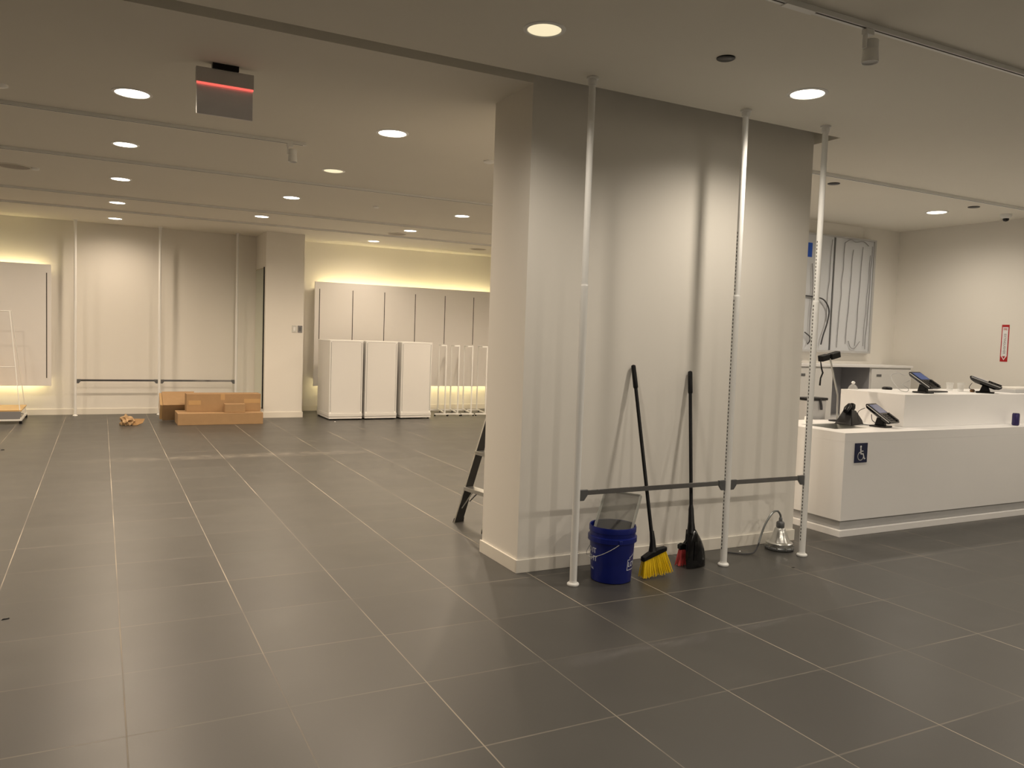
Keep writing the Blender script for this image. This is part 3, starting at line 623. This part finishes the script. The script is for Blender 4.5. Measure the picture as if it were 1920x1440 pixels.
# backing board with hanging cables
t = thing('menu_board', 'grey-white wall board with loose hanging cables on the cashier back wall', 'board', (8.4, 7.33, 1.5))
MB().box(7.2, 9.155, 7.30, 7.3695, 1.505, 3.005).build('board', M_board, t, world=True, bevel=0.003)
f = MB(); f.box(9.12, 9.155, 7.285, 7.2995, 1.505, 3.005); f.box(7.2, 9.12, 7.285, 7.2995, 1.505, 1.53); f.box(7.2, 9.12, 7.285, 7.2995, 2.985, 3.005)
f.build('frame', M_lgrey, t, world=True)
MB().box(8.375, 8.395, 7.290, 7.2995, 1.535, 2.98).build('seam', M_brack, t, world=True)
random.seed(7)
for x, top, bot, cr in [(8.13, 2.9, 1.62, 0.003), (8.33, 2.95, 1.9, 0.004), (8.56, 2.93, 1.57, 0.004), (8.72, 2.85, 1.62, 0.004), (8.90, 2.9, 1.60, 0.004), (9.05, 2.8, 1.60, 0.003), (9.09, 2.92, 1.56, 0.004)]:
    pts = []; n = 9
    for k in range(n): pts.append((x+random.uniform(-0.008, 0.008)-0.05*k/n, 7.289, top+(bot-top)*k/(n-1)))
    cord('cable', pts, cr, M_cable, parent=t)
cord('cable', [(8.56, 7.285, 2.93), (8.66, 7.283, 2.975), (8.75, 7.283, 2.95), (8.90, 7.285, 2.97), (9.0, 7.283, 2.92)], 0.005, M_cable, parent=t)
cord('cable', [(8.72, 7.285, 1.66), (8.76, 7.28, 1.58), (8.84, 7.28, 1.57), (8.93, 7.28, 1.66)], 0.005, M_cable, parent=t)
cord('cable', [(7.85, 7.28, 2.21), (8.05, 7.27, 2.20), (8.20, 7.26, 2.17), (8.30, 7.26, 2.05), (8.28, 7.26, 1.88), (8.22, 7.26, 1.72), (8.20, 7.27, 1.60)], 0.009, M_dcable, parent=t)
cord('cable', [(7.98, 7.28, 2.62), (8.01, 7.28, 2.3), (7.99, 7.28, 1.9), (8.0, 7.28, 1.62)], 0.006, M_cable, parent=t)
cord('cable', [(7.90, 7.27, 1.75), (7.98, 7.26, 1.70), (8.0, 7.26, 1.66), (7.96, 7.27, 1.60)], 0.008, M_dcable, parent=t)
o = MB().box(7.90, 7.985, 7.2965, 7.2995, 2.70, 2.88).build('tape_strip', M_btape); tag(o, 'piece of blue masking tape on the left of the cable board', 'tape')

# fire extinguisher sign on the right wall
t = thing('fire_extinguisher_sign', 'tall narrow red and white sign with a downward arrow on the right wall', 'sign', (9.719, 5.845, 1.69))
XX = 9.7195
def SR(u): return lambda v: V((XX-0.004-v.z, 5.845-v.x, 1.69+v.y+u))     # text faces -x, reads towards -y
MB().box(XX-0.003, XX-0.0003, 5.80, 5.89, 1.467, 1.913).build('plate', M_signr, t, world=True)
def poly(pts, dx, m_, name): MB().prism([(XX-dx, 5.845-a, 1.69+b2) for a, b2 in pts], (-0.0005, 0, 0)).build(name, m_, t, world=True)
poly([(-0.034, 0.195), (0.034, 0.195), (0.034, -0.15), (0.038, -0.15), (0, -0.205), (-0.038, -0.15), (-0.034, -0.15)], 0.0032, M_signw, 'arrow_field')
poly([(-0.020, -0.157), (0.020, -0.157), (0, -0.19)], 0.0044, M_signr, 'arrow_tip')
text_mb('FIRE', 0.036, lambda v: V((XX-0.0045-v.z, 5.845-v.x*0.72, 1.69+0.168+v.y)), 0.0004).build('fire_lettering', M_signr, t, world=True)
tx = text_mb('EXTINGUISHER', 0.036, lambda v: V((XX-0.0045-v.z, 5.845+v.y*-1, 1.69-0.008-v.x)), 0.0004)
for v in tx.b.verts: v.co.y = 5.845 + (v.co.y-5.845)
tx.build('extinguisher_lettering', M_signg, t, world=True)

# ------------------------------------------------------------ blue bucket and what stands in it
BX, BY = 2.985, 4.262
t = thing('bucket', 'blue plastic five-gallon bucket with white lettering in front of the column', 'bucket', (BX, BY, 0))
RB, RT, HB = 0.131, 0.150, 0.365
MB().lathe([(0.001, 0.004), (RB-0.006, 0.0005), (RB, 0.006), (RT-0.004, 0.262), (RT+0.010, 0.266), (RT+0.010, 0.296), (RT-0.001, 0.300), (RT, 0.325), (RT+0.004, 0.328), (RT+0.004, HB-0.008), (RT+0.001, HB), (RT-0.005, HB-0.004),
            (RT-0.006, 0.30), (RB-0.006, 0.012), (0.001, 0.012)], seg=64, cap=False).build('shell', M_blue, t, smooth=True)
def on_bucket(ang0, z0):
    def f(v):
        z = z0+v.y; r = RB+(RT-0.004-RB)*z/0.262 + 0.0006 + v.z*0.3
        a = ang0+v.x/r
        return V((BX+r*math.cos(a), BY+r*math.sin(a), z))
    return f
face = math.atan2(-BY, -BX)          # direction of the viewer side
A = lambda deg: face+math.radians(deg)
for s_t, sz, dg, z in (('LET\'S', 0.036, -70, 0.243), ('DO IT', 0.048, -70, 0.205), ('RIGHT', 0.048, -70, 0.152), ('5 GAL', 0.018, -66, 0.085)):
    if s_t == 'LET\'S': continue
    text_mb(s_t, sz, on_bucket(A(dg), z)).build('white_lettering', M_print, t, world=True)
f = on_bucket(A(83), 0.135)
lg = MB()
def lstrip(pts, wd):
    for a, b2 in zip(pts, pts[1:]):
        a = V(a); b2 = V(b2); d = (b2-a); n = V((-d.y, d.x)).normalized()*wd/2; e = d.normalized()*wd/2
        K = max(1, int(d.length/0.01))
        for k in range(K):
            p = a-e+(d+2*e)*k/K; q = a-e+(d+2*e)*(k+1)/K
            vs = [lg.b.verts.new(f(V((c_.x, c_.y, 0.001)))) for c_ in (p+n, q+n, q-n, p-n)]; lg.b.faces.new(vs)
W = 0.085
lstrip([(-W, -0.045), (-W, 0.022), (-W*0.78, 0.022), (-W*0.78, 0.036), (0, 0.062), (W*0.78, 0.036), (W*0.78, 0.022), (W, 0.022), (W, -0.045), (-W, -0.045)], 0.0045)
lg.build('logo_outline', M_print, t, world=True)
text_mb("LOWE'S", 0.046, on_bucket(A(83), 0.125)).build('logo_lettering', M_print, t, world=True)
# bail handle
hp = []
for k in range(25):
    q = k/24*PI; a = math.cos(q); rr_ = RT+0.012
    ang = A(-160)+q*1.0
    hp.append(V((BX+(rr_+0.002)*math.cos(ang), BY+(rr_+0.002)*math.sin(ang), 0.275-0.115*math.sin(q))))
MB().tube(hp, 0.0022, 8).build('wire_handle', M_lgrey, t, smooth=True, world=True)
for q in (-160, 20):
    MB().box(-0.012, 0.012, -0.012, 0.012, -0.012, 0.014, Matrix.Translation((BX+(RT+0.006)*math.cos(A(q)), BY+(RT+0.006)*math.sin(A(q)), 0.278)) @ Matrix.Rotation(A(q), 4, 'Z')).build('handle_lug', M_blue, t, world=True, bevel=0.003)
# smoky acrylic tray in bucket
t = thing('acrylic_tray', 'clear smoky plastic tray standing tilted inside the blue bucket', 'tray', (BX-0.048, BY-0.03, 0.272))
t.rotation_euler = (math.radians(-34), 0, math.radians(-58))
w_, h0, h1 = 0.130, 0.0, 0.345
MB().box(-w_, w_, 0.035, 0.038, h0, h1).build('back_sheet', M_acryl, t)
e = MB(); e.box(-w_, w_, 0.0, 0.0345, h1-0.003, h1); e.box(-w_, -w_+0.003, 0.0, 0.0345, h0, h1-0.0035); e.box(w_-0.003, w_, 0.0, 0.0345, h0, h1-0.0035); e.box(-w_+0.004, w_-0.004, 0.0, 0.0345, h0, h0+0.003)
e.build('rim', M_acryle, t)

# ------------------------------------------------------------ brooms and dustpan
def stick(parent, a, b2, r=0.0125, grip=0.17):
    a = V(a); b2 = V(b2); d = (b2-a).normalized(); L_ = (b2-a).length
    MB().tube([a, b2-d*grip], r, 16).build('handle', M_black, parent, smooth=True, world=True)
    MB().tube([b2-d*(grip+0.0), b2-d*(grip-0.01), b2-d*0.02, b2-d*0.006, b2], [r+0.001, r+0.005, r+0.004, r+0.003, r*0.5], 16).build('grip', M_black, parent, smooth=True, world=True)
def bristles(parent, p0, p1, q0, q1, thick0, thick1, n, m_, nd):
    # p0-p1 line under the head, q0-q1 line of the tips
    p0, p1, q0, q1, nd = V(p0), V(p1), V(q0), V(q1), V(nd); random.seed(11); mb = MB()
    for r_ in range(4):
        for k in range(n):
            u = (k+random.uniform(0.1, 0.9))/n; o_ = (r_-1.5)/3
            a = p0.lerp(p1, u)+nd*o_*thick0; b2 = q0.lerp(q1, u)+nd*o_*thick1+V((random.uniform(-.004, .004), random.uniform(-.004, .004), random.uniform(0, 0.010)))
            mb.tube([a, a.lerp(b2, 0.5)+V((random.uniform(-.002, .002), 0, 0)), b2], [0.0022, 0.0026, 0.0022], 5)
    return mb.build('bristles', m_, parent, world=True)
t = thing('broom', 'black-handled angle broom with yellow bristles leaning on column, right of bucket', 'broom', (3.30, 4.20, 0), 0, 'brooms leaning on the column')
stick(t, (3.282, 4.222, 0.235), (3.325, 4.581, 1.40))
MB().tube([(3.276, 4.205, 0.165), (3.279, 4.212, 0.20), (3.281, 4.218, 0.24), (3.285, 4.238, 0.30)], [0.030, 0.023, 0.019, 0.015], 14).build('socket', M_black, t, smooth=True, world=True)
hx = V((0.93, -0.02, 0.30)).normalized()
cen = V((3.283, 4.20, 0.158))
MB().prism([cen-hx*0.098+V((0, -0.021, -0.018)), cen+hx*0.098+V((0, -0.021, -0.018)), cen+hx*0.098+V((0, -0.021, 0.010)), cen+hx*0.03+V((0, -0.021, 0.024)), cen-hx*0.035+V((0, -0.021, 0.024)), cen-hx*0.098+V((0, -0.021, 0.012))], (0, 0.042, 0)).build('head', M_black, t, bevel=0.006, world=True)
bristles(t, cen-hx*0.09+V((0, 0, -0.016)), cen+hx*0.09+V((0, 0, -0.016)), (3.178, 4.19, 0.001), (3.418, 4.185, 0.022), 0.030, 0.055, 44, M_yel, (0, 1, 0))
t = thing('broom', 'short broom with red bristles and black head, half hidden behind the black dustpan', 'broom', (3.68, 4.37, 0), 0, 'brooms leaning on the column')
MB().tube([(3.705, 4.378, 0.15), (3.728, 4.40, 0.235)], 0.010, 12).build('handle', M_black, t, smooth=True, world=True)
MB().tube([(3.675, 4.372, 0.105), (3.688, 4.374, 0.135), (3.705, 4.378, 0.158)], [0.022, 0.018, 0.013], 12).build('socket', M_black, t, smooth=True, world=True)
MB().prism([(3.636, 4.352, 0.108), (3.77, 4.352, 0.108), (3.77, 4.352, 0.124), (3.70, 4.352, 0.14), (3.660, 4.352, 0.150), (3.634, 4.352, 0.138)], (0, 0.04, 0)).build('head', M_black, t, bevel=0.005, world=True)
bristles(t, (3.645, 4.372, 0.11), (3.76, 4.372, 0.11), (3.590, 4.335, 0.001), (3.75, 4.345, 0.001), 0.028, 0.04, 34, M_red, (0, 1, 0))
PX, PY = 3.700, 4.262
t = thing('dustpan', 'glossy black upright dustpan with long black handle leaning on column, left of second pole', 'dustpan', (PX, PY, 0), math.radians(8))
# pan: the convex back faces the room; rows of (height, left, right, bulge)
rows = [(0.002, -0.088, 0.098, 0.018), (0.03, -0.090, 0.100, 0.034), (0.08, -0.088, 0.098, 0.046), (0.13, -0.080, 0.090, 0.050), (0.18, -0.066, 0.070, 0.050), (0.22, -0.050, 0.044, 0.044), (0.255, -0.036, 0.020, 0.036), (0.275, -0.028, 0.006, 0.026)]
rs = []
for z, a, b2, d in rows:
    ln = 0.16*z; ring = []
    for k in range(11):
        u = k/10; ring.append(V((a+(b2-a)*u, ln-d*math.sin(PI*min(1, max(0, u)))**0.55, z)))
    for k in range(11):
        u = 1-k/10; ring.append(V((a+(b2-a)*u*1.0, ln+0.004-(d-0.005)*math.sin(PI*min(1, max(0, u)))**0.55*0.9, z)))
    rs.append(ring)
MB().rings(rs).build('pan', M_blackg, t, smooth=True)
rb = MB()
for k in range(5):
    x0_ = -0.045+0.012*k
    rb.tube([(x0_-0.004, -0.036+0.0065, 0.06), (x0_, -0.041+0.013, 0.13), (x0_+0.012, -0.036+0.02, 0.19)], 0.0045, 6)
rb.build('ridge', M_blackg, t, smooth=True)
TP = V((3.834, 4.578, 1.362)); B0 = V((3.682, 4.305, 0.262)); dd = (TP-B0).normalized()
stick(t, B0+dd*0.10, TP)
MB().tube([B0-dd*0.03, B0+dd*0.01, B0+dd*0.05, B0+dd*0.14, B0+dd*0.17], [0.031, 0.027, 0.022, 0.018, 0.0135], 16).build('sleeve', M_black, t, smooth=True, world=True)

# ------------------------------------------------------------ work lamp
LX, LY = 4.668, 4.43
t = thing('work_lamp', 'aluminium bell shaped industrial lamp standing on the floor by the third pole', 'lamp', (LX, LY, 0))
MB().lathe([(0.104, 0.002), (0.108, 0.006), (0.108, 0.018), (0.100, 0.026)], seg=40).build('rim', M_brack, t, smooth=True)
MB().lathe([(0.098, 0.0265), (0.100, 0.052), (0.094, 0.058), (0.082, 0.062), (0.064, 0.092), (0.050, 0.130), (0.040, 0.160), (0.030, 0.168)], seg=40).build('bell', M_cast, t, smooth=True)
f = MB()
for k in range(10):
    a = 2*PI*k/10; f.box(-0.0022, 0.0022, 0.036, 0.084, 0.06, 0.13, Matrix.Rotation(a, 4, 'Z') @ Matrix.Rotation(0.0, 4, 'X')) if False else None
    f.lathe([(0.006, 0.010), (0.006, 0.030)], (0.104*math.cos(a), 0.104*math.sin(a), 0), seg=8)
f.build('rim_bolts', M_alu, t)
MB().lathe([(0.029, 0.1685), (0.031, 0.176), (0.031, 0.205), (0.024, 0.214), (0.014, 0.218), (0.013, 0.240), (0.009, 0.246)], seg=24).build('socket', M_brack, t, smooth=True)
MB().box(0.045, 0.072, 0.03, 0.06, 0.085, 0.165).build('junction_tab', M_white, t, bevel=0.002)
for q in ((0, 0), ):
    cord('conduit', [(LX, LY, 0.243), (LX-0.008, LY, 0.270), (LX-0.045, LY-0.005, 0.300), (LX-0.10, LY-0.01, 0.290), (LX-0.17, LY-0.015, 0.215), (LX-0.215, LY-0.02, 0.13), (LX-0.245, LY-0.03, 0.075)], 0.008, M_conduit, parent=t)
    cord('cord', [(LX-0.243, LY-0.03, 0.077), (LX-0.27, LY-0.035, 0.035), (LX-0.32, LY-0.05, 0.010), (LX-0.40, LY-0.035, 0.007), (LX-0.47, LY+0.03, 0.007), (LX-0.50, LY+0.05, 0.007)], 0.0055, M_dcable, parent=t)

# ------------------------------------------------------------ step ladder behind the column
t = thing('step_ladder', 'dark step ladder with light treads peeking out left of the column', 'ladder', (2.66, 6.03, 0))
tv = V((0.15, -0.9887, 0)); nv = V((-0.9887, -0.15, 0))        # tread direction, climbing side
lean = 0.30; Hh = 1.75; foot = V((2.625, 6.05, 0))
def LP(s, z, off=0): return foot + tv*(s+0.0+ (0.045*z if s < 0.25 else -0.045*z)) - nv*(lean*z) + nv*off + V((0, 0, z))
for s, sg in ((0.0, 1), (0.42, -1)):
    pts = [LP(s, 0.0, 0.0), LP(s, Hh, 0.0), LP(s, Hh, -0.075), LP(s, 0.03, -0.085), LP(s, 0.0, -0.09)]
    r_ = MB().prism(pts, tv*sg*0.004).build('rail', M_blackr, t, world=True)
    MB().prism([LP(s, 0.0, 0.004), LP(s, Hh, 0.004), LP(s, Hh, -0.0005), LP(s, 0.0, -0.0005)], tv*sg*0.012).build('rail_edge', M_alu, r_, world=True)
    MB().prism([LP(s, 0.0, 0.006)-tv*sg*0.001, LP(s, 0.035, 0.006)-tv*sg*0.001, LP(s, 0.035, -0.092)-tv*sg*0.001, LP(s, 0.0, -0.10)-tv*sg*0.001], -tv*sg*0.006).build('rubber_foot', M_black, t, world=True)
for k in range(1, 6):
    z = k*0.30; a = LP(0, z)+tv*0.005; b2 = LP(0.42, z)-tv*0.005
    MB().prism([a+nv*0.012, b2+nv*0.012, b2+nv*0.012+V((0, 0, -0.032)), a+nv*0.012+V((0, 0, -0.032))], -nv*0.085).build('tread', M_alu, t, world=True, bevel=0.002)
a = LP(0, Hh); b2 = LP(0.42, Hh)
MB().prism([a-tv*0.02+nv*0.03, b2+tv*0.02+nv*0.03, b2+tv*0.02-nv*0.16, a-tv*0.02-nv*0.16], (0, 0, 0.04)).build('top_cap', M_lgrey, t, world=True, bevel=0.004)
for s, sg in ((0.03, 1), (0.39, -1)):
    p0 = LP(s, Hh)-nv*0.10; p1 = foot+tv*s-nv*1.15
    MB().tube([p0, p1+V((0, 0, 0.001))], 0.014, 8).build('rear_leg', M_blackr, t, world=True)
MB().tube([LP(0.0, 0.12, -0.03)+tv*0.012, LP(0.0, 0.27, -0.03)+tv*0.10], 0.009, 8, flat=0.5).build('brace', M_alu, t, world=True)
MB().tube([LP(0.0, 0.17, -0.09)+tv*0.012, LP(0.0, 0.275, -0.08)+tv*0.12], 0.005, 8).build('brace', M_brack, t, world=True)

# ------------------------------------------------------------ floor litter
def scrap(name, x, y, sx, sy, h, m_, label, rz=0.3):
    o = MB().rings([[(-sx, -sy*0.6, 0.0005), (sx*0.7, -sy, 0.0005), (sx, sy*0.5, 0.0005), (-sx*0.5, sy, 0.0005)], [(-sx*0.6, -sy*0.4, h), (sx*0.5, -sy*0.6, h*0.7), (sx*0.6, sy*0.3, h), (-sx*0.3, sy*0.6, h*0.6)]]).build(name, m_)
    o.location = (x, y, 0); o.rotation_euler = (0, 0, rz); tag(o, label, 'scrap')
scrap('dark_scrap', -0.444, 4.835, 0.022, 0.009, 0.006, M_black, 'small dark scrap on the floor at the lower left edge')
scrap('dark_scrap', 4.372, 4.01, 0.018, 0.012, 0.002, M_black, 'small dark spot of dirt on floor in front of third pole')
scrap('white_crumb', 4.311, 4.478, 0.009, 0.007, 0.006, M_white, 'tiny white crumb on floor beside the lamp cord')
scrap('white_crumb', 3.58, 13.512, 0.016, 0.012, 0.008, M_white, 'tiny white crumb on floor in front of the left display cabinet')
scrap('dark_scrap', -1.053, 11.238, 0.025, 0.02, 0.01, M_black, 'small dark scrap on the floor at the far left edge')
